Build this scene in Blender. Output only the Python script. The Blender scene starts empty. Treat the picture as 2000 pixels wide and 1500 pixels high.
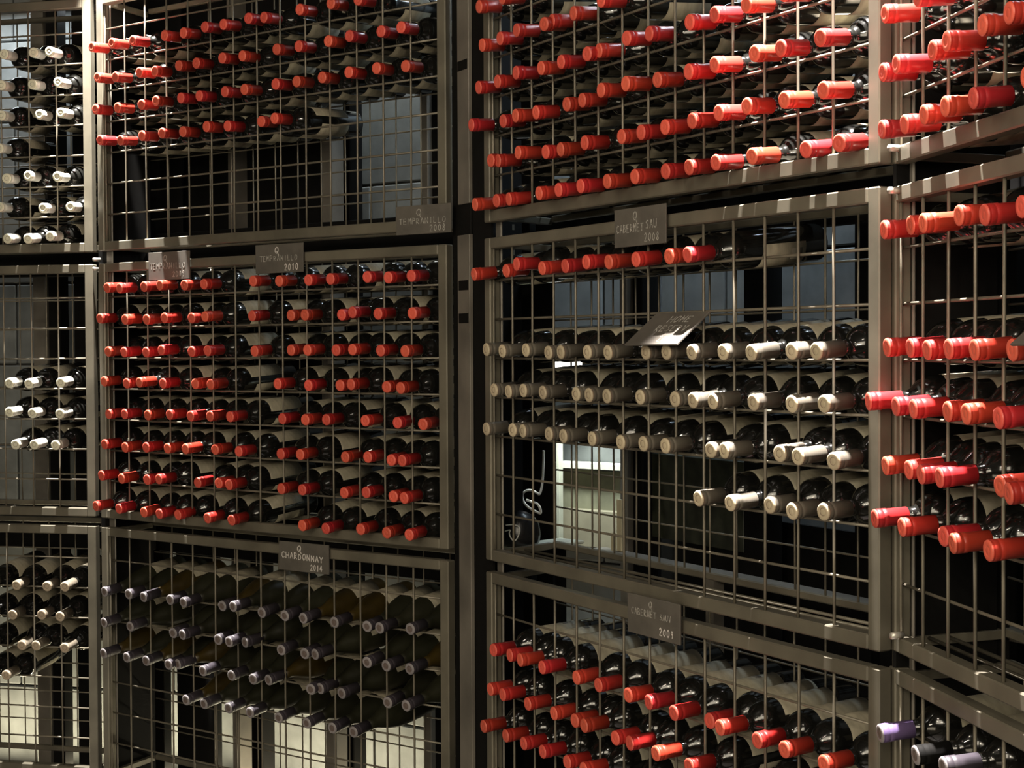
import bpy, bmesh, math, random
from mathutils import Vector, Matrix
random.seed(7)
S = bpy.context.scene
C = S.collection
# ------------------------------------------------------------------ camera
FPX, PITCH, ROLL, CAMZ = 3073.3, math.radians(1.246), math.radians(-0.2715), 1.50
cy, sy, cr, sr = math.cos(PITCH), math.sin(PITCH), math.cos(ROLL), math.sin(ROLL)
def lv(x, yd, z): return Vector((x, z, -yd))            # level frame (right, down, forward) to world axes
FW = lv(0, sy, cy); D0 = lv(0, cy, -sy); R0 = lv(1, 0, 0)
RT = R0*cr - D0*sr; DN = R0*sr + D0*cr
cam_d = bpy.data.cameras.new('camera'); cam = bpy.data.objects.new('camera', cam_d); C.objects.link(cam)
cam_d.sensor_width = 36; cam_d.lens = FPX/2000*36; cam_d.clip_start = .02
m = Matrix((RT, -DN, -FW)).transposed().to_4x4(); m.translation = Vector((0, 0, CAMZ)); cam.matrix_world = m
S.camera = cam
# ------------------------------------------------------------------ exposure, world
S.view_settings.view_transform = 'Standard'; S.view_settings.look = 'None'
S.view_settings.gamma = 1; S.view_settings.use_curve_mapping = False
S.view_settings.exposure = 0.17
W = bpy.data.worlds.new('world'); S.world = W; W.use_nodes = True
W.node_tree.nodes['Background'].inputs[0].default_value = (.9, .8, .65, 1)
W.node_tree.nodes['Background'].inputs[1].default_value = .004
# ------------------------------------------------------------------ lamps: bulbs and downlights, plus added soft fills, some unseen behind the racks
def lamp(name, kind, loc, energy, col=(1, .86, .66), aim=None, **kw):
    d = bpy.data.lights.new(name, kind); d.energy = energy; d.color = col
    for k, v in kw.items(): setattr(d, k, v)
    o = bpy.data.objects.new(name, d); C.objects.link(o); o.location = loc
    if aim is not None: o.rotation_euler = (Vector(aim)-Vector(loc)).to_track_quat('-Z', 'Y').to_euler()
    return o
LIGHTS = True
lamp('room_wash', 'AREA', (-.9, -.6, 2.3), 60, (1, .88, .68), (-.3, 3.6, 1.2), shape='RECTANGLE', size=2.4, size_y=1.2)  # added fill standing for the soft light of the room
lamp('low_wash', 'AREA', (-1.6, 1.2, .35), 9, (1, .86, .62), (-.3, 4.0, 1.6), shape='RECTANGLE', size=1.6, size_y=.6)  # added fill standing for light bounced off the floor
for i, (x, y, z, e) in enumerate([(-.9, .6, 2.75, 13), (-2.2, 1.6, 2.75, 11), (.15, 1.0, 2.7, 9), (-1.9, -.6, 2.75, 13), (-.3, -.4, 2.05, 12), (-2.6, .4, 1.5, 9), (-1.2, 2.2, 2.75, 7)]):
    lamp('bulb', 'POINT', (x, y, z), e*1.7, (1, .88, .70), shadow_soft_size=.03)
lamp('downlight_left', 'SPOT', (-1.236, 4.576, 3.30), 1700, (1, .95, .88), (-1.19, 4.62, 1.0), spot_size=math.radians(27), spot_blend=.12, shadow_soft_size=.012)
lamp('downlight_right', 'SPOT', (.483, 2.580, 3.30), 2300, (1, .93, .88), (.50, 2.60, 1.0), spot_size=math.radians(32), spot_blend=.35, shadow_soft_size=.012)
BLUE = (.74, .88, 1); WARM = (1, .88, .60)
BACKLIGHTS = [('B', .45, -1.20, .62, 2.3, (.96, 1, .92)), ('B', 1.15, -1.20, .62, 6, BLUE), ('C', -.05, -1.20, .62, 6.5, BLUE), ('C', .50, -1.20, .62, 6.5, BLUE), ('C', 1.1, -1.20, .62, 6, BLUE),
              ('A', -.5, -1.20, .62, 3.5, (.88, .96, 1)), ('B', .1, 1.47, .60, 4, WARM), ('B', .55, 1.47, .60, 3.0, WARM), ('A', -.6, 1.47, .60, 4.5, WARM), ('A', -.1, 1.47, .60, 6, WARM)]

# ------------------------------------------------------------------ rack layout: four bays, a polygon round the viewer
H = .092
BAY = {'A': (-1.375688, 4.789127, 0.228893), 'B': (-1.208425, 4.720239, 0.640968),
       'C': (-0.038682, 3.720465, 1.053725), 'D': (0.640736, 2.576473, 1.413593)}
TR = {'A': (-13*H, H), 'B': (0, 14*H), 'C': (0, 14*H), 'D': (0, 14*H)}      # opening of each bay along its width
def WP(n, t, Y, d):
    X0, Z0, a = BAY[n]
    return Vector((X0+t*math.cos(a)+d*math.sin(a), Z0-t*math.sin(a)+d*math.cos(a), CAMZ-Y))
def DT(n): a = BAY[n][2]; return Vector((math.cos(a), -math.sin(a), 0))
def DD(n): a = BAY[n][2]; return Vector((math.sin(a), math.cos(a), 0))
def unproj(n, x, y, d):
    """where the line of sight through a photo pixel meets the plane d behind the front mesh of bay n -> (t, Y)"""
    ray = FW + RT*((x-1000)/FPX) + DN*((y-750)/FPX)
    nn = DD(n); p0 = WP(n, 0, 0, d)
    k = (p0-Vector((0, 0, CAMZ))).dot(nn)/ray.dot(nn)
    P = ray*k
    q = P+Vector((0, 0, CAMZ))-p0
    return q.dot(DT(n)), -P.z
def corner(a, b, d):
    """where the planes d behind bays a and b meet: width along a, width along b, image x"""
    P, Q = WP(a, 0, 0, d), WP(b, 0, 0, d); u, w = DT(a), DT(b); r = Q-P
    det = -u.x*w.y+u.y*w.x; s = (-r.x*w.y+r.y*w.x)/det; k = (u.x*r.y-u.y*r.x)/det
    c = P+u*s; return s, k, 1000+FPX*c.x/c.y
def ring(x, d):
    for a, b in (('A', 'B'), ('B', 'C'), ('C', 'D')):
        if x < corner(a, b, d)[2]: return a
    return 'D'
def span(n, d):
    i = 'ABCD'.index(n)
    return (-1.5 if n == 'A' else corner('ABCD'[i-1], n, d)[1]), (1.6 if n == 'D' else corner(n, 'ABCD'[i+1], d)[0])
# tiers: (outer top, inner top, inner bottom, outer bottom) as heights below the eye, wires
TIER = {1: (-1.062, -1.034, -.329, -.301, [-.962+H*k for k in range(7)]),
        2: (-.264, -.238, .473, .499, [-.164+H*k for k in range(7)]),
        3: (.527, .553, 1.262, 1.288, [.626+H*k for k in range(7)])}
BACK = .205
for n_, t_, Y_, d_, e_, c_ in BACKLIGHTS:          # added lamps, unseen low and high in the gap, brightening the block wall
    o = lamp('gap_fill', 'AREA', WP(n_, t_, Y_, d_), e_, c_, WP(n_, t_, 0, .72), shape='RECTANGLE', size=.5, size_y=.05)

# ------------------------------------------------------------------ materials
def mat(name, col, rough=.5, metal=0, var=0, noise=0, nscale=40, spec=.5, bump=0, coat=0, stretch=None, emis=None, col2=None):
    m = bpy.data.materials.new(name); m.use_nodes = True; nt = m.node_tree; N = nt.nodes; L = nt.links
    b = N['Principled BSDF']; b.inputs['Roughness'].default_value = rough; b.inputs['Metallic'].default_value = metal
    b.inputs['Specular IOR Level'].default_value = spec; b.inputs['Coat Weight'].default_value = coat; b.inputs['Coat Roughness'].default_value = .05
    b.inputs['Base Color'].default_value = (*col, 1)
    src = None
    if noise or bump:
        tc = N.new('ShaderNodeTexCoord'); mp = N.new('ShaderNodeMapping'); L.new(tc.outputs['Object'], mp.inputs[0])
        if stretch: mp.inputs['Scale'].default_value = stretch
        no = N.new('ShaderNodeTexNoise'); no.inputs['Scale'].default_value = nscale; no.inputs['Detail'].default_value = 5
        L.new(mp.outputs[0], no.inputs['Vector'])
    if noise:
        rp = N.new('ShaderNodeValToRGB'); L.new(no.outputs[0], rp.inputs[0])
        c2 = col2 or tuple(c*(1-noise) for c in col)
        rp.color_ramp.elements[0].position = .35; rp.color_ramp.elements[0].color = (*c2, 1)
        rp.color_ramp.elements[1].position = .65; rp.color_ramp.elements[1].color = (*col, 1)
        src = rp.outputs[0]
    if var:
        oi = N.new('ShaderNodeObjectInfo'); hs = N.new('ShaderNodeHueSaturation')
        mr = N.new('ShaderNodeMapRange'); mr.inputs[3].default_value = .5-var*.025; mr.inputs[4].default_value = .5+var*.025
        L.new(oi.outputs['Random'], mr.inputs[0]); L.new(mr.outputs[0], hs.inputs['Hue'])
        ml = N.new('ShaderNodeMath'); ml.operation = 'MULTIPLY'; ml.inputs[1].default_value = 7.13; L.new(oi.outputs['Random'], ml.inputs[0])
        fr = N.new('ShaderNodeMath'); fr.operation = 'FRACT'; L.new(ml.outputs[0], fr.inputs[0])
        mv = N.new('ShaderNodeMapRange'); mv.inputs[3].default_value = 1-var; mv.inputs[4].default_value = 1+var; L.new(fr.outputs[0], mv.inputs[0])
        L.new(mv.outputs[0], hs.inputs['Value'])
        if src: L.new(src, hs.inputs['Color'])
        else: hs.inputs['Color'].default_value = (*col, 1)
        src = hs.outputs[0]
    if src: L.new(src, b.inputs['Base Color'])
    if bump:
        bp = N.new('ShaderNodeBump'); bp.inputs['Strength'].default_value = bump; bp.inputs['Distance'].default_value = .002
        L.new(no.outputs[0], bp.inputs['Height']); L.new(bp.outputs[0], b.inputs['Normal'])
    if emis: b.inputs['Emission Color'].default_value = (*emis[0], 1); b.inputs['Emission Strength'].default_value = emis[1]
    return m
M = {
 'steel': mat('bare_steel', (.168, .152, .114), .45, .25, noise=.35, nscale=9, bump=.15),
 'wire': mat('wire_steel', (.20, .178, .135), .42, .3, noise=.3, nscale=20),
 'post': mat('dark_post_steel', (.20, .18, .15), .5, .2, noise=.4, nscale=7, bump=.1),
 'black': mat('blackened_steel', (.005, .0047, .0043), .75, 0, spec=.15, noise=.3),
 'glass': mat('dark_bottle_glass', (.009, .009, .008), .14, 0, spec=.5, coat=.25, noise=.5, nscale=25),
 'olive': mat('olive_bottle_glass', (.020, .020, .011), .42, 0, spec=.35, var=.25, noise=.3, nscale=30),
 'amber': mat('amber_bottle_glass', (.045, .030, .006), .35, 0, spec=.5, noise=.5, nscale=18),
 'red': mat('red_capsule', (.43, .027, .020), .36, .05, var=.22),
 'red_lit': mat('red_capsule_lit_end', (.64, .10, .064), .40, 0, var=.15),  # same red foil, coloured paler for the light on the end disc
 'grey': mat('taupe_capsule', (.145, .128, .102), .42, .1, var=.2),
 'ringline': mat('capsule_ring_line', (.16, .11, .08), .5), 'greyend': mat('taupe_capsule_end', (.46, .385, .265), .45, 0, var=.15),
 'white': mat('white_capsule', (.78, .76, .68), .4, 0, var=.1),
 'whiteend': mat('white_capsule_end', (.72, .70, .55), .45, 0, var=.1),
 'tan': mat('tan_capsule', (.20, .17, .13), .45, 0, var=.15),
 'tanend': mat('tan_capsule_end', (.42, .34, .25), .45, 0, var=.1),
 'plum': mat('plum_capsule', (.047, .040, .050), .45, .0, var=.2),
 'plumring': mat('pale_foil_ring', (.23, .21, .215), .5, 0, var=.15),
 'cork': mat('dark_cork_disc', (.12, .09, .08), .7, 0),
 'violet': mat('violet_capsule', (.16, .11, .25), .4, .1),
 'label': mat('paper_label', (.33, .295, .215), .75, 0, var=.14, noise=.35, nscale=22, stretch=(1, 3, 1)),
 'code': mat('printed_code', (.10, .09, .07), .8, 0),
 'print': mat('label_print', (.09, .08, .065), .8, 0),
 'slate': mat('slate_board', (.11, .098, .082), .75, 0, noise=.35, nscale=14),
 'chalk': mat('chalk_line', (.42, .40, .36), .95, 0, noise=.6, nscale=160),
 'chalk2': mat('fresh_chalk_line', (.70, .66, .62), .95, 0, noise=.35, nscale=160),
 'block': mat('painted_block', (.19, .20, .197), .8, 0, var=.08, noise=.3, nscale=12, bump=.4),
 'pale': mat('pale_block', (.36, .33, .24), .8, 0, var=.10, noise=.25, nscale=12, bump=.4),
 'mortar': mat('mortar', (.09, .09, .085), .95, 0),
 'floor': mat('dark_stone_floor', (.06, .052, .045), .55, 0, noise=.4, nscale=5),
 'ceil': mat('dark_ceiling', (.02, .019, .018), .9, 0),
 'plaster': mat('dark_plaster', (.05, .045, .04), .85, 0, noise=.3, nscale=3),
 'cable': mat('white_cable', (.85, .84, .80), .4, 0),
 'wood': mat('pale_wood', (.60, .54, .36), .7, 0, noise=.3, nscale=30, stretch=(1, 1, .1)),
 'ledge': mat('pale_ledge', (.72, .74, .62), .6, 0, noise=.2, nscale=15),
 'darkboard': mat('dark_green_stone', (.045, .05, .032), .45, 0, noise=.7, nscale=26, bump=.3), 'plastic': mat('black_plastic', (.01, .01, .011), .25), 'glint_bolt': mat('glint_bolt_steel', (.7, .66, .58), .35, .6),
 'lampglow': mat('lamp_glow', (.9, .9, .85), .5, emis=((1, .97, .9), 2.5)),
 'board': mat('weathered_panel', (.30, .30, .21), .8, 0, noise=.45, nscale=9, bump=.3),
}
# ------------------------------------------------------------------ helpers
def new(name, me, parent=None, label=None, cat=None, group=None, kind=None):
    o = bpy.data.objects.new(name, me); C.objects.link(o)
    if parent: o.parent = parent
    for k, v in (('label', label), ('category', cat), ('group', group), ('kind', kind)):
        if v: o[k] = v
    return o
def mesh(name, verts, faces, mats, smooth=False, fm=None):
    me = bpy.data.meshes.new(name); me.from_pydata(verts, [], faces)
    for x in (mats if isinstance(mats, list) else [mats]): me.materials.append(x)
    if fm: me.polygons.foreach_set('material_index', fm)
    if smooth: me.polygons.foreach_set('use_smooth', [True]*len(me.polygons))
    me.update(); return me
CUBE = [(0, 1, 3, 2), (4, 6, 7, 5), (0, 4, 5, 1), (2, 3, 7, 6), (0, 2, 6, 4), (1, 5, 7, 3)]
def boxv(o, a, b, c):
    """box from corner o along the three edge vectors a, b, c"""
    return [o+a*i+b*j+c*k for i in (0, 1) for j in (0, 1) for k in (0, 1)]
def bevel_box(name, o, a, b, c, m, w=.0025):
    bm = bmesh.new(); vs = [bm.verts.new(p) for p in boxv(o, a, b, c)]
    for f in CUBE: bm.faces.new([vs[i] for i in f])
    bmesh.ops.recalc_face_normals(bm, faces=bm.faces)
    if w: bmesh.ops.bevel(bm, geom=bm.edges[:], offset=w, segments=1, affect='EDGES')
    me = bpy.data.meshes.new(name); bm.to_mesh(me); bm.free(); me.materials.append(m); return me
def bbox(n, t0, t1, Y0, Y1, d0, d1, m, w=.0025, name='m'):
    """bay-aligned box between widths t0-t1, heights Y0-Y1 (below the eye), depths d0-d1"""
    return bevel_box(name, WP(n, t0, Y1, d0), DT(n)*(t1-t0), Vector((0, 0, Y1-Y0)), DD(n)*(d1-d0), m, w)
def rod(p, q, r, m, seg=8, name='rod', bow=0, bowdir=None):
    ax = (q-p); L = ax.length; ax.normalize(); u = ax.orthogonal().normalized(); w = ax.cross(u)
    K = 6 if bow else 1; vs = []; fs = []
    for k in range(K+1):
        c = p+ax*(L*k/K)
        if bow: c = c+bowdir*(bow*math.sin(math.pi*k/K))
        for s in range(seg):
            a = 2*math.pi*s/seg; vs.append(c+u*(r*math.cos(a))+w*(r*math.sin(a)))
    for k in range(K):
        for s in range(seg): fs.append((k*seg+s, k*seg+(s+1) % seg, (k+1)*seg+(s+1) % seg, (k+1)*seg+s))
    fs.append(tuple(range(seg))[::-1]); fs.append(tuple(range(K*seg, K*seg+seg)))
    return mesh(name, vs, fs, m, True)
def lathe(name, prof, seg, mats, fm_fn=None, a0=0, a1=2*math.pi, close=True):
    """prof: (y, r) along +Y; angle measured from +Z (up)"""
    full = abs(a1-a0-2*math.pi) < 1e-6; n = seg if full else seg+1
    vs = []; fs = []; fm = []
    for (y, r) in prof:
        for s in range(n):
            a = a0+(a1-a0)*s/seg; vs.append((r*math.sin(a), y, r*math.cos(a)))
    for k in range(len(prof)-1):
        for s in range(seg):
            s2 = (s+1) % n
            fs.append((k*n+s, (k+1)*n+s, (k+1)*n+s2, k*n+s2)); fm.append(fm_fn(k) if fm_fn else 0)
    if close and full:
        if prof[0][1] > 1e-4: fs.append(tuple(range(n))); fm.append(fm_fn(0) if fm_fn else 0)
        if prof[-1][1] > 1e-4: fs.append(tuple(range((len(prof)-1)*n, len(prof)*n))[::-1]); fm.append(fm_fn(len(prof)-2) if fm_fn else 0)
    return mesh(name, vs, fs, mats, True, fm)
ORD = 'first second third fourth fifth sixth seventh eighth ninth tenth eleventh twelfth thirteenth fourteenth fifteenth sixteenth'.split()
BAYNAME = {'A': 'far left rack', 'B': 'left rack', 'C': 'middle rack', 'D': 'right rack'}
TIERNAME = {1: 'upper', 2: 'middle', 3: 'lower'}

# ------------------------------------------------------------------ the room shell
def quadbox(name, x0, x1, y0, y1, z0, z1, m):
    o = new(name, bevel_box(name, Vector((x0, y0, z0)), Vector((x1-x0, 0, 0)), Vector((0, y1-y0, 0)), Vector((0, 0, z1-z0)), m, 0), kind='structure'); return o
quadbox('floor', -6, 4, -3, 8, -.1, 0, M['floor'])
quadbox('ceiling', -6, 4, -3, 8, 3.5, 3.6, M['ceil'])
quadbox('wall_back', -6, 4, -3.1, -3, 0, 3.5, M['plaster'])
quadbox('wall_left', -6.1, -6, -3, 8, 0, 3.5, M['plaster'])
quadbox('wall_right', 4, 4.1, -3, 8, 0, 3.5, M['plaster'])
quadbox('wall_front', -6, 4, 8, 8.1, 0, 3.5, M['plaster'])

# block walls behind the racks, one per bay; every block its own piece
WALLD = .78
def wall(n, t0, t1, name):
    core = new(name, bbox(n, t0, t1, -1.99, 1.49, WALLD+.012, WALLD+.15, M['mortar'], 0), kind='structure')
    bw, bh, g = .60, .29, .006
    bme = {}
    row = 0; Y = 1.495
    while Y-bh > -1.99:
        t = t0-(bw/2 if row % 2 else 0)
        while t < t1:
            a, b = max(t+g/2, t0), min(t+bw-g/2, t1)
            if b-a > .03:
                key = (round(b-a, 3))
                if key not in bme:
                    bme[key] = bevel_box('block', Vector((0, 0, 0)), Vector((b-a, 0, 0)), Vector((0, .03, 0)), Vector((0, 0, bh-g)), M['block'], .004)
                o = new('block', bme[key], core)
                p = WP(n, a, Y-g/2, WALLD-.012+random.uniform(-.002, .002))
                o.matrix_world = Matrix.Translation(p) @ Matrix.Rotation(-BAY[n][2], 4, 'Z')
            t += bw
        Y -= bh; row += 1
    return core
for n_, nm_ in (('A', 'wall_far_left'), ('B', 'wall_behind_left_rack'), ('C', 'wall_behind_middle_rack'), ('D', 'wall_behind_right_rack')):
    a_, b_ = span(n_, WALLD); wall(n_, a_+.001, b_-.001, nm_)

# ------------------------------------------------------------------ rack cages: tube frame front and back, welded wire mesh, corner ties
SW = .028
EXT = {'A': (.04, .042), 'B': (.042, .07), 'C': (.07, .042), 'D': (.042, .04)}; PHASE = {'A': .3, 'B': .5, 'C': .2, 'D': .3}
def cage(n, T):
    t0, t1 = TR[n]; Yt, Yti, Ybi, Yb, wires = TIER[T]
    root = new('rack_cage', None, label=f'{TIERNAME[T]} steel wire cage of the {BAYNAME[n]}, holding wine bottles', cat='wine rack', group='welded wire rack cages')
    root.empty_display_size = .1; root.location = WP(n, (t0+t1)/2, Yb, 0); bpy.context.view_layer.update()
    inv = Matrix.Translation(-root.location)
    def part(name, me):
        o = new(name, me, root); o.matrix_parent_inverse = inv; return o
    eL, eR = EXT[n]
    for d in (0, BACK):
        sw = SW if d == 0 else .016; a, b = d-sw/2, d+sw/2; l, r = (t0, t1) if d == 0 else (t0-eL, t1+eR)
        if d == 0 or n == 'A': part('stile', bbox(n, l-sw, l, Yt, Yb, a, b, M['steel']))
        part('stile', bbox(n, r, r+sw, Yt, Yb, a, b, M['steel']))
        yi = Yti if d == 0 else Yt+.016; yj = Ybi if d == 0 else Yb-.016
        part('rail', bbox(n, l+.0005, r-.0005, Yt, yi, a, b, M['steel']))
        part('rail', bbox(n, l+.0005, r-.0005, Ybi, Ybi+.016 if d else Yb, a, b, M['steel']))
        rr = .0028 if d == 0 else .0023
        k = 0; t = t0 if d == 0 else l+.02+((PHASE[n]*H-(l+.02)) % H)
        while t < r-.01:
            tt = t+(.004 if k == 0 and d == 0 else random.uniform(-.0012, .0012))
            part('wire', rod(WP(n, tt, yi, d-.0055), WP(n, tt+random.uniform(-.001, .002), Ybi, d-.0055), rr, M['wire'], 6, bow=random.uniform(-.0018, .0018), bowdir=DT(n)))
            t += H; k += 1
        for Y in wires:
            part('wire', rod(WP(n, l, Y, d), WP(n, r, Y, d), rr, M['wire'], 6, bow=random.uniform(-.0015, .0), bowdir=Vector((0, 0, 1))))
    for (tf, tb_) in ((t0-.012, t0-eL-.008), (t1+.012, t1+eR+.008)):
        P, Q = WP(n, tf, 0, SW/2), WP(n, tb_, 0, BACK-.008); u = Q-P; w_ = Vector((-u.y, u.x, 0)).normalized()*.016
        for yb in (Yti-.003, Yb-.006):
            part('corner_tie', bevel_box('corner_tie', P-w_/2-Vector((0, 0, yb)), u, w_, Vector((0, 0, .016)), M['steel'], .001))
    for dd in ((.05, .085) if n in 'CD' and T == 2 else ()):
        part('shelf_rod', rod(WP(n, t0-.01, Ybi+.007, dd), WP(n, t1+.01, Ybi+.007, dd), .0035, M['steel'], 6))
    return root
for n in 'ABCD':
    for T in (1, 2, 3): cage(n, T)
# uprights
def upright(n, t, d, w, label, dd=.03, m='post'):
    t_ = new('rack_post', None, label=label, cat='post'); t_.location = WP(n, t, CAMZ, d); bpy.context.view_layer.update()
    inv = Matrix.Translation(-t_.location)
    for nm, me in (('upright', bbox(n, t, t+w, -1.996, CAMZ-.008, d, d+dd, M[m])), ('foot_plate', bbox(n, t-.02, t+w+.02, CAMZ-.008, CAMZ, d-.02, d+dd+.02, M[m], .001))):
        o = new(nm, me, t_); o.matrix_parent_inverse = inv
    return t_
upright('B', -SW, .0165, SW, 'slim steel post at the left end of the left rack', .006)
upright('C', -SW, .0165, SW, 'slim steel post at the left end of the middle rack', .006)
upright('D', -SW, .0165, SW, 'slim steel post at the left end of the right rack', .006)
Pc = WP('B', TR['B'][1]+SW+.004, CAMZ, .008); Qc = WP('C', TR['C'][0]-SW-.004, CAMZ, .008); uc = (Qc-Pc).normalized(); nc = Vector((uc.y, -uc.x, 0))
def chord(x, y):
    ray = FW + RT*((x-1000)/FPX) + DN*((y-750)/FPX); k = (Pc-Vector((0, 0, CAMZ))).dot(nc)/ray.dot(nc); P = ray*k+Vector((0, 0, CAMZ)); return (P-Pc).dot(uc), P.z
ca, _ = chord(904, 750); cb, _ = chord(926, 750)
pq = new('rack_post', None, label='broad grey steel post between the left rack and the middle rack', cat='post'); pq.location = Pc+uc*ca
bpy.context.view_layer.update(); pinv = Matrix.Translation(-pq.location)
def ppart(nm, a, b, z0, z1, f0, f1, m):
    o = new(nm, bevel_box(nm, Pc+uc*a+nc*f0+Vector((0, 0, z0)), uc*(b-a), nc*(f1-f0), Vector((0, 0, z1-z0)), M[m], .001), pq); o.matrix_parent_inverse = pinv
zt, zb = chord(906, 400)[1], chord(906, 460)[1]
ppart('upright', ca, cb, zt, 3.49, .001, .011, 'post'); ppart('upright', ca-.004, cb, .008, zb, .001, .011, 'post'); ppart('splice_plate', ca+.004, cb-.004, zb, zt, .001, .005, 'black'); ppart('foot_plate', ca-.02, cb+.02, 0, .008, .001, .04, 'post')
for yy in (130, 558, 622):
    zq = chord(906, yy)[1]; ppart('hinge_plate', ca+.004, cb-.006, zq-.012, zq+.012, .0112, .0125, 'black')
# dark steel columns standing between racks and block wall (seen as black uprights through the mesh)
def column(n, x0, x1, label, d=.50, m='black'):
    n = ring((x0+x1)/2, d); a, _ = unproj(n, x0, 750, d); b, _ = unproj(n, x1, 750, d)
    o = new('steel_column', bbox(n, a, b, -1.998, CAMZ, d, d+.06, M[m]), label=label, cat='column', group='columns behind the racks'); return o

def dark_backing(n, x0, x1, Y0, Y1, label, d=.46, m='black'):
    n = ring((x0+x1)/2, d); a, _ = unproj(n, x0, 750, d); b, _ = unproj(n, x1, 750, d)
    return new('dark_filler', bbox(n, a, b, Y0, Y1, d, d+.012, M[m], 0), label=label, cat='board', group='dark boards added behind the racks')  # added black sheet standing in for the darkness behind the racks
CL = 'dark steel column behind the '
dark_backing('B', 180, 360, -1.998, .50, 'black board added as darkness behind the upper left part of the left rack')
dark_backing('B', 374, 668, -1.998, .50, 'large black board added as darkness behind the upper middle of the left rack')
column('B', 631, 648, 'brown steel column seen through the empty mesh of the left rack', .40, 'post')
column('B', 448, 460, 'slim brown steel column behind the left part of the left rack', .40, 'post')
column('B', 205, 242, CL+'left edge of the left rack', .54); column('B', 266, 281, CL+'left end of the left rack', .52, 'post'); column('B', 281, 314, CL+'left rack, left of the pale blocks', .54)
column('B', 340, 414, 'wide '+CL+'lower left rack', .54); column('B', 469, 506, CL+'middle of the left rack', .54); column('B', 453, 469, 'brown steel column beside a black one, behind the left rack', .52, 'post')
column('B', 655, 686, CL+'left rack, right of centre', .54); column('B', 640, 655, 'brown steel column right of centre behind the left rack', .52, 'post')
column('B', 838, 875, CL+'right end of the left rack', .54); column('B', 824, 838, 'brown steel column near the right end of the left rack', .52, 'post')
column('A', 66, 91, 'brown steel column behind the far left rack', .52, 'post'); column('A', 91, 119, CL+'far left rack', .54); column('A', 146, 176, CL+'right end of the far left rack', .54)
dark_backing('C', 940, 1079, -1.998, 1.45, 'tall black board added as darkness behind the left end of the middle rack')
column('C', 1210, 1224, 'brown steel column behind the middle rack, next to the lit wall', .52, 'post'); column('C', 1224, 1255, CL+'middle rack, left of centre', .54)
column('C', 1452, 1490, CL+'middle rack, centre', .54); column('C', 1668, 1720, CL+'right end of the middle rack', .54)
dark_backing('C', 1255, 1760, .42, 1.45, 'long low black board added as darkness behind the lower middle rack', .64)
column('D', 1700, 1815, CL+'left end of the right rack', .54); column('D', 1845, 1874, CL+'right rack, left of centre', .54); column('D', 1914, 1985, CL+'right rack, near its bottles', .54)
dark_backing('D', 1700, 2300, .30, 1.45, 'low black board added as darkness behind the lower right rack', .64)
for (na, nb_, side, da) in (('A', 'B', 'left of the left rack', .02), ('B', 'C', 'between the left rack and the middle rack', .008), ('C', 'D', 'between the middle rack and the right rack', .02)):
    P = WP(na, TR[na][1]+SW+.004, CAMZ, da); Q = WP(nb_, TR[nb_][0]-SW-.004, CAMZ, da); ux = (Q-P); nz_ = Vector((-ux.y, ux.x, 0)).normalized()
    new('dark_filler', bevel_box('dark_filler', P, ux, Vector((0, 0, 3.49)), nz_*.006, M['black'], 0), label='narrow black board added to darken the gap '+side, cat='board')  # added filler that makes the gap between bays read black
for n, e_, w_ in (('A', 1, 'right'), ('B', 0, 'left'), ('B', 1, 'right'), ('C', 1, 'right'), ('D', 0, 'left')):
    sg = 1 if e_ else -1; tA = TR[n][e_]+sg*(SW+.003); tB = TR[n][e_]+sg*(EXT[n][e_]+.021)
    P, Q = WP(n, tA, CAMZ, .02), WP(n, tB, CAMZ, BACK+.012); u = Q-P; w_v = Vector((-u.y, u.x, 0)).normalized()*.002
    new('dark_side_sheet', bevel_box('dark_side_sheet', P-w_v/2, u, Vector((0, 0, 2.79)), w_v, M['black'], 0), label=f'black side sheet added to darken the {w_} end of the {BAYNAME[n]}', cat='side panel')  # added sheet that keeps the rack end black
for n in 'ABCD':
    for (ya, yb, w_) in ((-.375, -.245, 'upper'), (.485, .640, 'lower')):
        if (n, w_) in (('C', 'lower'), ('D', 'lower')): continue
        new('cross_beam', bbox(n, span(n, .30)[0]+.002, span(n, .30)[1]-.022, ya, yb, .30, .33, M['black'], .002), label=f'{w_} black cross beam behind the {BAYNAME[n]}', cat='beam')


# ------------------------------------------------------------------ bottles
SEG = 20
def scaled(prof, s): return [(y*s, r) for y, r in prof]
BX = [(.050, .0132), (.066, .0140), (.070, .0155), (.075, .0195), (.080, .0243), (.086, .0292), (.093, .0332), (.102, .0359), (.113, .0370), (.300, .0370), (.306, .0358), (.3095, .032), (.311, .027), (.303, .012), (.300, .0)]
BG = [(.050, .0132), (.072, .0145), (.086, .0172), (.100, .0222), (.118, .0290), (.138, .0350), (.156, .0385), (.176, .0395), (.192, .0405), (.290, .0405), (.297, .039), (.301, .033), (.294, .014), (.290, .0)]
glass_me = lathe('wine_bottle', BX, SEG, M['glass'])
olive_me = lathe('burgundy_bottle', BG, SEG, M['olive'])
amber_me = lathe('burgundy_bottle', BG, SEG, M['amber'])
CP = [(.0008, .0), (.0007, .0055), (.0011, .0062), (.0004, .0070), (.0002, .0088), (.0000, .0120), (.0010, .0143), (.0026, .0152), (.0040, .0153), (.0050, .0148), (.0060, .0153), (.0130, .0154), (.0142, .0146), (.0150, .0152), (.0215, .0152), (.0230, .0144), (.0560, .0147), (.0562, .0137)]
def cap(body, end, ring=None, line=None):
    mats = [M[body], M[end], M[ring or end], M[line or end]]
    def f(k):
        if k < 4 and ring: return 2
        if k == 2 and line: return 3
        if k < 7: return 1
        if k in (8, 9) and line: return 3
        return 1 if (k == 7 and line) else 0
    return lathe('capsule', CP, SEG, mats, f)
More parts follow.
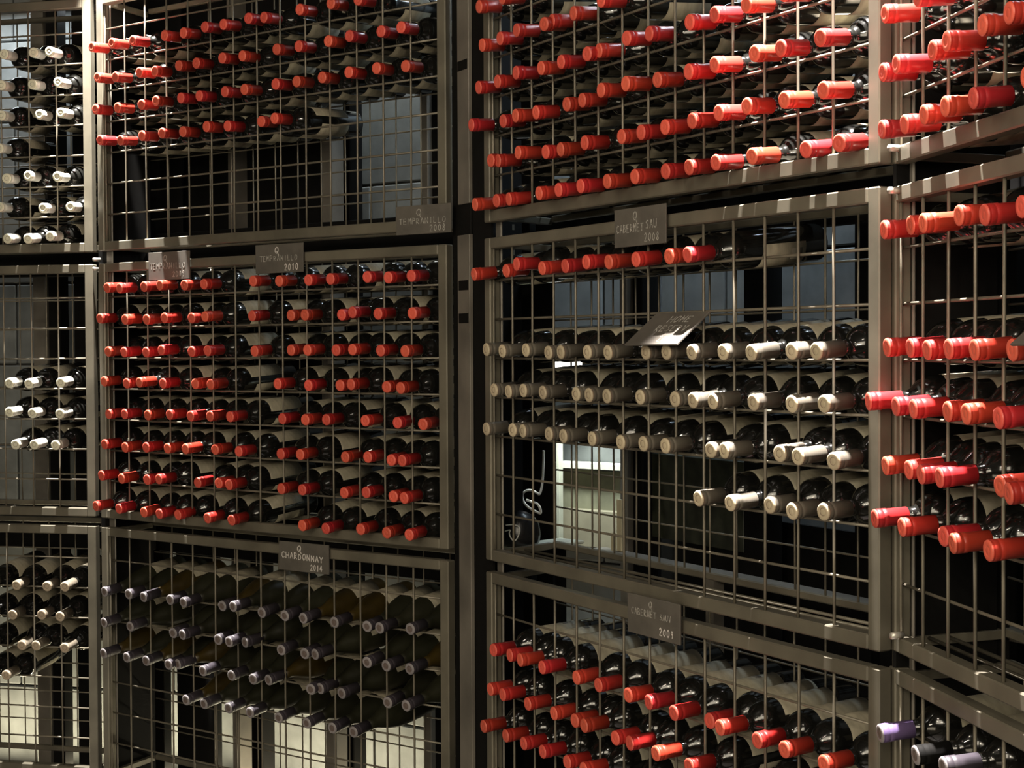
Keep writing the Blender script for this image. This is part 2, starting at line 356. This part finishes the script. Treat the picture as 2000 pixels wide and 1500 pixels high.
CAPS = {'red': cap('red', 'red_lit'), 'grey': cap('grey', 'greyend', None, 'ringline'), 'white': cap('white', 'whiteend', None, 'tan'), 'tan': cap('tan', 'tanend', None, 'ringline'),
        'plum': cap('plum', 'plumring', 'cork'), 'violet': cap('violet', 'plumring', 'cork'), 'dark': cap('black', 'plumring', 'cork')}
def arc(y0, y1, r, deg, mid, m, seg=10, name='label'):
    a = math.radians(deg/2); c = math.radians(mid)
    return lathe(name, [(y0, r-.0004), (y0, r), (y1, r), (y1, r-.0004)], seg, m, a0=c-a, a1=c+a, close=False)
LAB = arc(.124, .248, .03745, 165, 0, M['label']); BLAB = arc(.145, .250, .03745, 130, 180, M['label'], name='back_label')
CREST = arc(.196, .210, .0377, 34, -8, M['print'], 4, 'printed_emblem'); CODE = arc(.214, .238, .0377, 32, 205, M['code'], 4, 'printed_code')
SLAB = arc(.150, .252, .03745, 135, 150, M['label']); SCODE = arc(.218, .244, .0377, 36, 118, M['code'], 4, 'printed_code')
GLAB = arc(.172, .262, .04095, 140, 0, M['label'])
Z5 = lambda X, Y, s: [(X+float(p.split(',')[0])/5, Y+float(p.split(',')[1])/5) for p in s.split()]
ZA = lambda X, Y, s: [(X+float(p.split(',')[0])/2.885, Y+float(p.split(',')[1])/2.885) for p in s.split()]
# mouth centres read off the photograph, row by row; each row rests on one wire
ROWS = [
 ('A', 1, -.870, 'white', ZA(0, 0, '20,305 185,295 275,290')),
 ('A', 1, -.778, 'white', ZA(0, 0, '5,480 180,475 325,462')),
 ('A', 1, -.686, 'white', ZA(0, 0, '5,650 220,645 340,630')),
 ('A', 1, -.594, 'white', ZA(0, 0, '-8,835')),
 ('A', 1, -.502, 'white', ZA(0, 0, '35,1005 155,990 320,995')),
 ('A', 1, -.410, 'white', ZA(0, 0, '-5,1165 240,1172 395,1165')),
 ('A', 1, -.329, 'white', ZA(0, 0, '40,1345 155,1345 280,1330')),
 ('A', 2, .112, 'white', ZA(0, 490, '50,745 160,748 340,742')),
 ('A', 2, .204, 'white', ZA(0, 490, '50,908 180,915 335,918')),
 ('A', 2, .296, 'white', ZA(0, 490, '85,1092 190,1092 310,1095')),
 ('A', 3, .718, 'tan', ZA(0, 980, '-75,475 90,472 262,478 362,480')),
 ('A', 3, .810, 'tan', ZA(0, 980, '-75,640 68,638 232,638 335,648')),
 ('A', 3, .902, 'tan', ZA(0, 980, '-75,815 120,820 200,812 362,825')),
 ('A', 3, .994, 'tan', ZA(0, 980, '-80,975 32,978')),
 ('B', 1, -.870, 'red', Z5(160, 0, '90,445 285,420 490,395 800,345 985,320 1195,262 1375,237 1620,177 1770,165 2120,92 2425,32 2690,-5')),
 ('B', 1, -.778, 'red', Z5(160, 0, '145,755 320,750 555,705 705,695 940,640 1110,625 1365,565 1560,545 1895,480 2110,450 2400,400 2605,350 2915,305 3110,265')),
 ('B', 1, -.686, 'red', Z5(160, 0, '125,1045 340,1050 575,1020 715,985 960,955 1140,935 1390,895 1580,878 1885,820 2090,795 2340,755 2600,705 2870,665 3155,645')),
 ('B', 1, -.594, 'red', Z5(160, 0, '170,1365 370,1370 580,1325 775,1300 980,1285 1210,1235 1415,1230 1745,1185 1875,1155')),
 ('B', 2, -.164, 'red', Z5(160, 500, '240,310 360,315 600,300 755,285 995,285 1185,275 1665,245 1920,245 2205,235 2420,225 2780,205 2985,210 3210,195')),
 ('B', 2, -.072, 'red', Z5(160, 500, '170,610 415,620 625,620 800,605 1065,605 1195,590 1655,585 2035,580 2170,577 2530,575 2635,550 2885,565 3220,560')),
 ('B', 2, .020, 'red', Z5(160, 500, '250,935 405,940 620,940 770,920 1065,935 1220,925 1680,930 2035,920 2195,920 2475,920 2635,915 2910,925 3150,930')),
 ('B', 2, .112, 'red', Z5(160, 500, '210,1225 430,1245 555,1235 785,1245 1100,1250 1250,1255 1905,1250 2205,1265 2515,1265 2620,1255 2970,1280 3105,1290')),
 ('B', 2, .204, 'red', Z5(160, 760, '255,245 410,245 635,255 850,250 1055,265 1245,265 1440,270 1950,290 2175,300 2380,300 2760,310 3075,330 3325,345')),
 ('B', 2, .296, 'red', Z5(160, 760, '215,540 415,570 620,570 830,580 1005,585 1295,590 1525,610 1935,635 2125,640 2565,665 2785,665 3015,695 3120,700')),
 ('B', 2, .388, 'red', Z5(160, 760, '185,845 380,875 630,885 745,880 1125,915 1330,920 1430,935 1940,975 2145,985 2555,1015 2770,1010 3035,1050 3140,1065')),
 ('B', 2, .473, 'red', Z5(160, 760, '130,1155 355,1170 600,1205 750,1225 930,1240 1220,1265 1455,1290 2145,1335 2375,1370 2715,1370 2970,1405 3190,1425')),
 ('B', 3, .718, 'plum', Z5(160, 1040, '215,600 450,605 595,640 855,660 985,690 1365,730 1470,725 1750,785 1975,815 2155,840 2460,880 2780,920 2900,935 3200,945')),
 ('B', 3, .810, 'plum', Z5(160, 1040, '210,890 465,940 885,1005 975,1020 1325,1070 1430,1090 1585,1100 1940,1160 2170,1190 2270,1205 2780,1285 2965,1305 3195,1335')),
 ('B', 3, .902, 'plum', Z5(160, 1200, '205,400 430,435 620,485 840,510 930,525 1175,570 1455,610 1665,650 1815,685 2230,750 2320,770 2530,800 2980,870 3160,900')),
 ('B', 3, .994, 'plum', Z5(160, 1200, '1010,860 1185,900 1425,940 1635,980 1915,1030 2190,1090 2440,1115 2645,1165')),
 ('C', 1, -.778, 'red', Z5(900, 0, '170,65 395,-5')),
 ('C', 1, -.686, 'red', Z5(900, 0, '200,440 375,375 535,295 805,250 880,205 1090,130 1360,25')),
 ('C', 1, -.594, 'red', Z5(900, 0, '165,860 350,815 530,710 775,665 970,605 1225,540 1340,495 1610,400 1830,330 2225,225 2470,150 2780,45 3150,-60')),
 ('C', 1, -.502, 'red', Z5(900, 0, '95,1260 405,1190 525,1130 725,1120 1025,1025 1175,985 1360,950 1600,880 1910,780 2215,700 2470,630 2860,520 3115,470 3500,370')),
 ('C', 1, -.410, 'red', Z5(900, 0, '285,1615 355,1570 550,1490 820,1485 965,1460 1200,1395 1560,1335 1750,1295 1985,1250 2250,1180 2510,1100 2785,1035 3150,975 3530,880')),
 ('C', 1, -.329, 'red', Z5(900, 280, '130,620 340,595 460,545 755,545 945,515 1160,480 1420,435 1690,375 1990,345 2220,300 2480,260 2835,205 3360,90 3685,50')),
 ('C', 2, -.164, 'red', Z5(900, 280, '120,1280 435,1245 535,1180 785,1220 1010,1205 1215,1160 1435,1180 1700,1140 2025,1115 2205,1105')),
 ('C', 2, .020, 'grey', Z5(900, 560, '240,615 395,630 625,620 845,645 965,640 1225,640 1425,645 1795,640 1995,640 2245,640 2550,640 2825,645 3220,630 3460,630')),
 ('C', 2, .112, 'grey', Z5(900, 560, '315,1010 455,1025 600,1015 790,1035 1115,1050 1240,1060 1415,1070 1740,1080 2080,1100 2255,1110 2450,1120 2845,1130 3220,1145 3535,1145')),
 ('C', 2, .204, 'grey', Z5(900, 800, '240,190 495,200 595,210 850,240 990,260 1270,285 1550,320 1770,335 1985,355 2430,395 2560,400 3105,430 3280,460 3630,505')),
 ('C', 2, .296, 'grey', Z5(900, 800, '2310,870 2620,915 3005,935 3225,995 3530,1000')),
 ('C', 3, .718, 'red', Z5(900, 1200, '310,350 470,400 570,410 785,510 1120,620 1335,670 1625,790 1825,850 2070,965 2420,1030 2520,1100 2885,1230 3150,1310 3535,1460')),
 ('C', 3, .810, 'red', Z5(900, 1200, '280,735 400,785 645,860 900,970 1105,1040 1195,1080 1500,1210 1640,1255 1895,1360 2220,1465 2780,1610 3060,1760')),
 ('C', 3, .902, 'red', Z5(900, 1200, '215,1090 430,1180 605,1250 790,1340 1030,1440 1190,1500 1500,1640')),
 ('D', 1, -.502, 'red', Z5(1600, 0, '630,70 950,-30')),
 ('D', 1, -.410, 'red', Z5(1600, 0, '610,600 740,575 1095,385 1230,305 1580,140 1840,45')),
 ('D', 1, -.329, 'red', Z5(1600, 0, '600,1265 820,1215 1010,1120 1215,1040 1490,960 2010,755')),
 ('D', 2, -.164, 'red', Z5(1600, 280, '620,845 880,800 1000,780 1350,705 1600,700 1960,620')),
 ('D', 2, .020, 'red', Z5(1600, 560, '650,595 875,600 1040,620 1250,610 1500,620 1870,620')),
 ('D', 2, .112, 'red', Z5(1600, 560, '470,1120 735,1170 905,1195 1240,1220 1420,1245 1735,1285')),
 ('D', 2, .204, 'red', Z5(1600, 800, '635,550 860,590 980,635 1160,670 1755,750 1835,825')),
 ('D', 2, .296, 'red', Z5(1600, 800, '530,1065 795,1150 1200,1240 1290,1310 1640,1380 2080,1500')),
 ('D', 3, .626, 'mix', Z5(1600, 1200, '585,1185 930,1400 1200,1490 1850,1700')),
]
def place(n, T, Yw, kind, pts, rowword):
    rB = .0405 if kind == 'plum' else .037; prof = BG if kind == 'plum' else BX
    def rad(e):
        for (a, ra), (b, rb) in zip(prof, prof[1:]):
            if a <= e <= b: return ra+(rb-ra)*(e-a)/(b-a)
        return .0147
    t0, t1 = TR[n]; rw = .0028 if abs(Yw-TIER[T][2]) > 1e-6 else 0
    Yb = Yw-rw-rB-.0004
    sol = []
    for (x, y) in pts:
        best = None
        for k in range(0, 17):
            for sgn in (1, -1):
                e = .070+sgn*k*.0025
                if not .052 <= e <= .078: continue
                t, Yt = unproj(n, x, y, -e)
                ph = (t % H); gap = min(ph, H-ph)
                cost = abs(e-.070)*4+max(0, rad(e)+.004-gap)*60+max(0, t0+.017-t)*60+max(0, t-t1+.017)*60
                if best is None or cost < best[0]: best = (cost, t, Yt, e)
        sol.append(list(best[1:]))
    sol.sort(key=lambda s: s[0])
    # bodies lie side by side behind the mesh, at least one diameter apart
    tb = [min(max(s[0]+random.uniform(-.004, .004), t0+rB+.002), t1-rB-.002) for s in sol]; dm = 2*rB+.0012
    for _ in range(400):
        for i in range(len(tb)-1):
            g = dm-(tb[i+1]-tb[i])
            if g > 0: tb[i] -= g/2; tb[i+1] += g/2
        for i in range(len(tb)):
            tb[i] = min(max(tb[i], t0+rB+.001), t1-rB-.001)
    out = []
    for (t, Yt, e), b in zip(sol, tb):
        # height of mouth so that the neck clears its wire
        f = e/(e+BACK); need_neck = Yw-rw-rad(e)-.0004; lim = (need_neck-Yb*f)/(1-f)
        Yt = max(min(Yt, lim), lim-.016)
        out.append((WP(n, t, Yt, -e), WP(n, b, Yb, BACK)))
    return out
CAPWORD = {'red': 'red', 'grey': 'grey-brown', 'white': 'white', 'tan': 'tan-grey', 'plum': 'plum-grey'}
TIERROWS = {}
for r in ROWS: TIERROWS.setdefault((r[0], r[1]), []).append(r)
nb = 0
for (n, T), rows in TIERROWS.items():
    for ri, (n_, T_, Yw, kind, pts) in enumerate(rows):
        for bi, (p, q) in enumerate(place(n, T, Yw, kind, pts, ri)):
            k = kind
            if kind == 'mix': k = ['violet', 'dark', 'plum', 'dark'][bi]
            burg = kind == 'plum'
            if burg: me = amber_me if random.random() < .14 else olive_me
            else: me = glass_me
            pos = ORD[bi]+' from left'; single = False
            if kind == 'mix':
                lab = ['dark wine bottle with violet capsule, first from left in lower right rack', 'dark wine bottle with black capsule and pale end, lower right rack',
                       'dark wine bottle with plum capsule, third from left in lower right rack', 'dark wine bottle with black capsule, rightmost in lower right rack'][bi]
                grp = 'mixed bottles in the lower right rack'
            else:
                single = (n, T, Yw) == ('C', 2, -.164) and bi == len(pts)-1
                rw_ = 'only' if len(rows) == 1 else ('top' if ri == 0 else ('bottom' if ri == len(rows)-1 else ORD[ri]))
                lab = f'{CAPWORD[kind]}-capped wine bottle, {pos}, {rw_} row, {TIERNAME[T]} cage of {BAYNAME[n]}'
                if single: lab = 'last red-capped bottle of its row, cream label in full view, middle rack'
                grp = f'{CAPWORD[kind]}-capped wine bottles in the {TIERNAME[T]} cage of the {BAYNAME[n]}'
            o = new({'plum': 'burgundy_bottle', 'white': 'white_capped_bottle', 'grey': 'grey_capped_bottle', 'tan': 'grey_capped_bottle'}.get(kind, 'wine_bottle'), me, None, lab, 'wine bottle', grp)
            ax = (q-p).normalized(); xx = ax.cross(Vector((0, 0, 1))).normalized(); zz = xx.cross(ax)
            R = Matrix((xx, ax, zz)).transposed().to_4x4()
            roll = random.gauss(0, 10)*(0 if kind == 'red' and single else 1)
            o.matrix_world = Matrix.Translation(p) @ R @ Matrix.Rotation(math.radians(roll), 4, 'Y')
            new('capsule', CAPS[k], o)
            if kind == 'red' and single:
                new('printed_code', SCODE, new('label', SLAB, o))
            elif burg:
                new('label', GLAB, o)
            else:
                l = new('label', LAB, o); b = new('back_label', BLAB, o)
                if n in 'CD' or (n == 'B' and T == 2): new('printed_emblem', CREST, l)
                if n in 'CD': new('printed_code', CODE, b)
            nb += 1
print('bottles', nb)

# ------------------------------------------------------------------ chalk lettering: single strokes drawn as thin ribbons
F = {
 'A': [[(0, 0), (.5, 1), (1, 0)], [(.2, .38), (.8, .38)]], 'B': [[(0, 0), (0, 1), (.7, .9), (.7, .6), (0, .52)], [(0, .52), (.85, .4), (.8, .08), (0, 0)]],
 'C': [[(.9, .9), (.5, 1), (.1, .75), (.05, .3), (.4, 0), (.9, .1)]], 'D': [[(0, 0), (0, 1), (.7, .8), (.85, .4), (.6, .08), (0, 0)]],
 'E': [[(.8, 1), (0, 1), (0, 0), (.85, 0)], [(0, .52), (.65, .52)]], 'H': [[(0, 0), (0, 1)], [(1, 0), (1, 1)], [(0, .5), (1, .5)]],
 'I': [[(.5, 0), (.5, 1)]], 'L': [[(0, 1), (0, 0), (.7, 0)]], 'M': [[(0, 0), (.05, 1), (.5, .4), (.95, 1), (1, 0)]],
 'N': [[(0, 0), (0, 1), (.9, 0), (.9, 1)]], 'O': [[(.5, 1), (.1, .8), (0, .4), (.3, 0), (.75, .1), (.95, .55), (.8, .9), (.5, 1)]],
 'P': [[(0, 0), (0, 1), (.75, .9), (.75, .55), (0, .45)]], 'Q': [[(.5, 1), (.1, .8), (0, .4), (.3, .08), (.7, .12), (.9, .55), (.8, .9), (.5, 1)], [(.5, .35), (.75, .05), (1, -.25)]],
 'R': [[(0, 0), (0, 1), (.7, .9), (.7, .6), (0, .5), (.85, 0)]], 'S': [[(.85, .9), (.4, 1), (.08, .75), (.8, .35), (.6, .03), (.05, .08)]],
 'T': [[(.5, 0), (.5, 1)], [(-.05, 1), (1.05, 1)]], 'U': [[(0, 1), (.05, .2), (.5, 0), (.9, .2), (.95, 1)]], 'V': [[(0, 1), (.5, 0), (1, 1)]], 'Y': [[(0, 1), (.5, .5), (1, 1)], [(.5, .5), (.5, 0)]],
 '0': [[(.5, 1), (.1, .7), (.1, .25), (.5, 0), (.85, .3), (.85, .75), (.5, 1)]], '1': [[(.3, .75), (.55, 1), (.5, 0)]], '2': [[(.05, .8), (.45, 1), (.8, .7), (.05, 0), (.95, 0)]],
 '4': [[(.7, 0), (.7, 1), (0, .35), (1, .35)]], '8': [[(.5, .5), (.15, .75), (.5, 1), (.8, .75), (.5, .5), (.1, .22), (.5, 0), (.9, .22), (.5, .5)]], '9': [[(.8, .7), (.45, .5), (.15, .75), (.5, 1), (.8, .8), (.75, .3), (.6, 0)]],
 '.': [[(.4, 0), (.5, .08)]], ' ': []}
def text_mesh(items):
    """items: (text, x, y, height, width per letter, fresh) in sheet metres; strokes as raised ribbons"""
    rnd = random.Random(len(items)*31+len(items[0][0])); vs = []; fs = []; fm = []
    for (s, x, y, h, w, fresh, dy) in items:
        for i, ch in enumerate(s):
            ox = x+i*w; oy = y+dy*i+rnd.uniform(-.03, .03)*h; k = h*rnd.uniform(.92, 1.06)
            for st in F[ch]:
                P = [Vector((ox+a*w*.68, oy+b*k, 0)) for a, b in st]
                hw = h*.055*(1.25 if fresh else 1)
                for a, b in zip(P, P[1:]):
                    dv = (b-a).normalized()*hw; nv = Vector((-dv.y, dv.x, 0)); i0 = len(vs)
                    for zz in (0, .0004): vs += [a-dv*.6-nv+Vector((0, 0, zz)), b+dv*.6-nv+Vector((0, 0, zz)), b+dv*.6+nv+Vector((0, 0, zz)), a-dv*.6+nv+Vector((0, 0, zz))]
                    for f in ((4, 5, 6, 7), (0, 1, 5, 4), (1, 2, 6, 5), (2, 3, 7, 6), (3, 0, 4, 7)): fs.append(tuple(i0+q for q in f)); fm.append(1 if fresh else 0)
    return mesh('lettering', vs, fs, [M['chalk'], M['chalk2']], False, fm)
def board(n, c00, c10, c01, items, label, d0, d1=None, hook=True):
    """slate through photo corners: c00 bottom left, c10 bottom right (depth d0), c01 top left (depth d1)"""
    d1 = d0 if d1 is None else d1
    t, Y = unproj(n, *c00, d0); P = WP(n, t, Y, d0)
    t2, _ = unproj(n, *c10, d0); w = t2-t
    t3, Y3 = unproj(n, *c01, d1)
    up = (WP(n, t, Y3, d1)-P) if d1 != d0 else Vector((0, 0, Y-Y3))
    h = up.length; up.normalize(); rx = DT(n); nz = rx.cross(up).normalized()
    o = new('slate_sign', bevel_box('slate_sign', Vector((0, 0, -.004)), Vector((w, 0, 0)), Vector((0, h, 0)), Vector((0, 0, .004)), M['slate'], .0008), None, label, 'sign')
    o.matrix_world = Matrix.Translation(P) @ Matrix((rx, up, nz)).transposed().to_4x4()
    print('sign', n, round(w, 3), round(h, 3))
    it = [(s, fx*w, fy*h, fh*h, fw*w, fr, dy*h) for (s, fx, fy, fh, fw, fr, dy) in items]
    l = new('lettering', text_mesh(it), o)
    if hook:
        for fx in (.2, .8):
            new('hook', bevel_box('hook', Vector((fx*w, h*.6, -.009)), Vector((.008, 0, 0)), Vector((0, h*.36, 0)), Vector((0, 0, .005)), M['steel'], .0005), o)
    return o
SD = -.026
board('B', (774, 460), (881, 449), (774, 404), [('Q', .38, .62, .26, .12, 0, 0), ('TEMPRANILLO', .06, .36, .20, .079, 0, 0), ('2008', .62, .08, .22, .075, 0, 0)], 'dark slate sign reading Tempranillo 2008, on upper cage rail of left rack', SD)
board('B', (290, 548), (370, 543), (290, 494), [('Q', .38, .66, .24, .11, 0, 0), ('TEMPRANILLO', .05, .40, .20, .079, 0, 0), ('2009', .60, .10, .20, .075, 0, 0)], 'dark slate sign reading Tempranillo 2009, leftmost on the left rack', SD)
board('B', (499, 535), (592, 529), (499, 479), [('Q', .42, .66, .24, .11, 1, 0), ('TEMPRANILLO', .10, .42, .18, .073, 0, 0), ('2010', .62, .08, .22, .075, 1, 0)], 'slate sign reading Tempranillo 2010 with bold white year, on left rack', SD)
board('B', (545, 1112), (642, 1119), (545, 1056), [('Q', .38, .68, .22, .11, 1, 0), ('CHARDONNAY', .06, .44, .20, .085, 1, -.006), ('2014', .64, .08, .20, .062, 1, 0)], 'slate sign reading Chardonnay, on lower cage of left rack', SD)
board('C', (1200, 485), (1300, 471), (1200, 411), [('Q', .38, .66, .24, .11, 0, 0), ('CABERNET', .05, .38, .20, .068, 0, 0), ('SAU', .63, .42, .22, .075, 0, 0), ('2008', .60, .10, .20, .075, 0, 0)], 'slate sign reading Cabernet Sau 2008, on middle cage of middle rack', SD)
board('C', (1226, 1233), (1328, 1257), (1226, 1157), [('Q', .42, .72, .18, .09, 0, 0), ('CABERNET', .08, .50, .16, .062, 0, 0), ('SAUV', .63, .50, .15, .055, 0, 0), ('2009', .62, .12, .18, .07, 1, 0)], 'slate sign reading Cabernet Sauv 2009, on lower cage of middle rack', SD)
board('C', (1219, 673), (1321, 669), (1259, 612), [('HOME', .40, .68, .18, .11, 0, 0), ('RESERV', .32, .40, .18, .10, 0, 0), ('2011', .56, .08, .18, .08, 0, 0)], 'slate sign lying tilted on grey-brown bottle necks of the middle rack', -.088, -.010, hook=False)
board('D', (1972, 672), (2060, 672), (1990, 590), [('Q', .42, .72, .18, .09, 0, 0), ('2010', .5, .1, .18, .08, 0, 0)], 'slate sign leaning on red-capped bottles of the right rack', -.09, -.02, hook=False)

# ------------------------------------------------------------------ things seen through the empty lower mesh of the middle rack
def pbox(name, n, x0, y0, x1, y1, d, dd, m, label, cat, yr=None, w=.001):
    n = ring((x0+x1)/2, d); t0_, Ya = unproj(n, x0, y0, d); t1_, _ = unproj(n, x1, y0, d); _, Yb_ = unproj(n, x0, y1, d)
    return new(name, bbox(n, t0_, t1_, Ya, Yb_, d, d+dd, M[m], w), label=label, cat=cat)
pbox('stone_panel', 'C', 1079, 915, 1212, 992, .735, .02, 'board', 'olive weathered stone panel below a pale ledge, behind middle rack', 'panel')
pbox('stone_panel', 'C', 1079, 992, 1212, 1062, .70, .05, 'pale', 'pale stone plinth below the olive panel, behind middle rack', 'panel')
pbox('ledge', 'C', 1077, 902, 1212, 913, .69, .07, 'ledge', 'bright narrow pale ledge behind the empty mesh of middle rack', 'ledge')
pbox('stone_panel', 'C', 1256, 884, 1452, 1045, .57, .02, 'darkboard', 'dark green-grey stone panel behind centre of middle rack', 'panel')
pbox('lit_stile_strip', 'C', 1086, 862, 1092, 1062, .66, .02, 'ledge', 'narrow pale upright strip standing for the lit back stile, middle rack', 'stile strip')  # pale colour stands in for light on the back stile
pbox('wooden_slat', 'C', 1204, 975, 1213, 1076, .40, .008, 'wood', 'pale wooden slat standing upright behind the middle rack', 'slat')
pbox('wooden_slat', 'C', 1193, 1040, 1199, 1076, .40, .008, 'wood', 'short pale wooden slat beside the taller one, middle rack', 'slat')
lm_ = pbox('wall_lamp', 'C', 1079, 704, 1117, 718, .44, .05, 'lampglow', 'small glowing white lamp behind the second row of grey-brown bottles', 'lamp')
tL, YL = unproj('B', 1110, 730, .52)
lamp('wall_lamp_light', 'SPOT', WP('B', tL, YL, .52), 12, (.93, 1, .92), WP('B', tL+.03, YL+.6, .64), spot_size=math.radians(95), spot_blend=.4, shadow_soft_size=.03)
_, Ysl = unproj(ring(1203, .40), 1203, 1076, .40)
sb_ = new('support_bar', bbox('C', -.18, 1.30, Ysl+.0005, Ysl+.02, .385, .425, M['post'], .002), label='dark steel bar behind the middle rack that the wooden slats stand on', cat='bar')
new('bar_leg', bbox('C', .3, .33, Ysl+.02, CAMZ, .39, .42, M['post'], 0), sb_)
# low tray with bright top, seen just above the bottom rail
e1 = Vector((.703, .711, 0)); e2 = Vector((-.711, .703, 0)); TO = Vector((-.0525, 3.745, 1.005))+e1*.06+e2*.015
tr_ = new('tray', bevel_box('tray', TO, e1*.29, e2*.085, Vector((0, 0, .008)), M['ledge'], .002), label='pale shallow tray lying behind the bottom left of the middle rack', cat='tray')
for q in (.03, .25): new('leg', bevel_box('leg', Vector((TO.x, TO.y, 0))+e1*q+e2*.045, e1*.02, e2*.02, Vector((0, 0, 1.0049)), M['black'], 0), tr_)
# white cable loop
def tube(name, pts, r, m, seg=8):
    cu = bpy.data.curves.new(name, 'CURVE'); cu.dimensions = '3D'; cu.bevel_depth = r; cu.bevel_resolution = 2; cu.resolution_u = 8; cu.use_fill_caps = True
    sp = cu.splines.new('NURBS'); sp.points.add(len(pts)-1); sp.order_u = 3; sp.use_endpoint_u = True
    for q, p in zip(sp.points, pts): q.co = (*p, 1)
    tmp = bpy.data.objects.new('tmp', cu); C.objects.link(tmp); bpy.context.view_layer.update()
    me = bpy.data.meshes.new_from_object(tmp.evaluated_get(bpy.context.evaluated_depsgraph_get())); bpy.data.objects.remove(tmp)
    me.materials.clear(); me.materials.append(M[m]); me.polygons.foreach_set('use_smooth', [True]*len(me.polygons)); return me
pts = []
for (x, y, d) in [(1062, 880, .44), (1061, 935, .44), (1055, 968, .43), (1048, 962, .42), (1034, 956, .41), (1022, 961, .40), (1019, 972, .40), (1026, 986, .40), (1038, 995, .41), (1050, 1001, .42), (1058, 1004, .43), (1052, 984, .42), (1040, 981, .415), (1028, 976, .41)]:
    t_, Y_ = unproj('B', x, y, d-.03); pts.append(WP('B', t_, Y_, d-.03))
new('cable', tube('cable', pts, .0033, 'cable'), label='looped white cable hanging against the added black board, middle rack', cat='cable')
# dark rounded carrier bag on the tray
base = TO+e1*.10+e2*.045+Vector((0, 0, .0085)); hb = .088
prof = [(0, .058), (.01, .066), (hb*.35, .068), (hb*.65, .062), (hb*.85, .046), (hb*.96, .024), (hb, .0)]
vs = []; fs = []
for (z, r) in prof:
    for k in range(16):
        a = 2*math.pi*k/16; rr_ = r*(1+.05*math.sin(3*a+z*40)); vs.append((rr_*.74*math.cos(a), rr_*.62*math.sin(a), z))
for i in range(len(prof)-1):
    for k in range(16): fs.append((i*16+k, i*16+(k+1) % 16, (i+1)*16+(k+1) % 16, (i+1)*16+k))
fs.append(tuple(range(16))[::-1])
bag = new('bag', mesh('bag', vs, fs, M['plastic'], True), label='small black rounded bag with a white scribbled mark, behind middle rack', cat='bag')
bag.matrix_world = Matrix.Translation(base)
mk = [(-.034, -.034, hb*.62), (-.012, -.041, hb*.66), (.003, -.043, hb*.55), (-.006, -.044, hb*.25), (-.016, -.043, hb*.16), (-.028, -.038, hb*.40), (-.020, -.041, hb*.52), (-.036, -.033, hb*.45)]
new('printed_mark', tube('printed_mark', [Vector(p) for p in mk], .0016, 'cable'), bag)
# pale bolts standing in for weld highlights at the bay junctions
def glint_bolt(n, x, y, par, d=-.004):
    t_, Y_ = unproj(n, x, y, d); c_ = WP(n, t_, Y_, d)
    o = new('glint_bolt', rod(c_-DD(n)*.010, c_+DD(n)*.014, .0058, M['glint_bolt'], 10), par); o.matrix_parent_inverse = Matrix.Translation(-par.location)
ups = [o for o in bpy.data.objects if o.name.startswith('rack_post') and o.parent is None]
glint_bolt('B', 188, 507, ups[0]); glint_bolt('B', 188, 525, ups[0]); glint_bolt('C', 1746, 372, ups[2]); glint_bolt('C', 1746, 289, ups[2]); glint_bolt('C', 1750, 1241, ups[2])
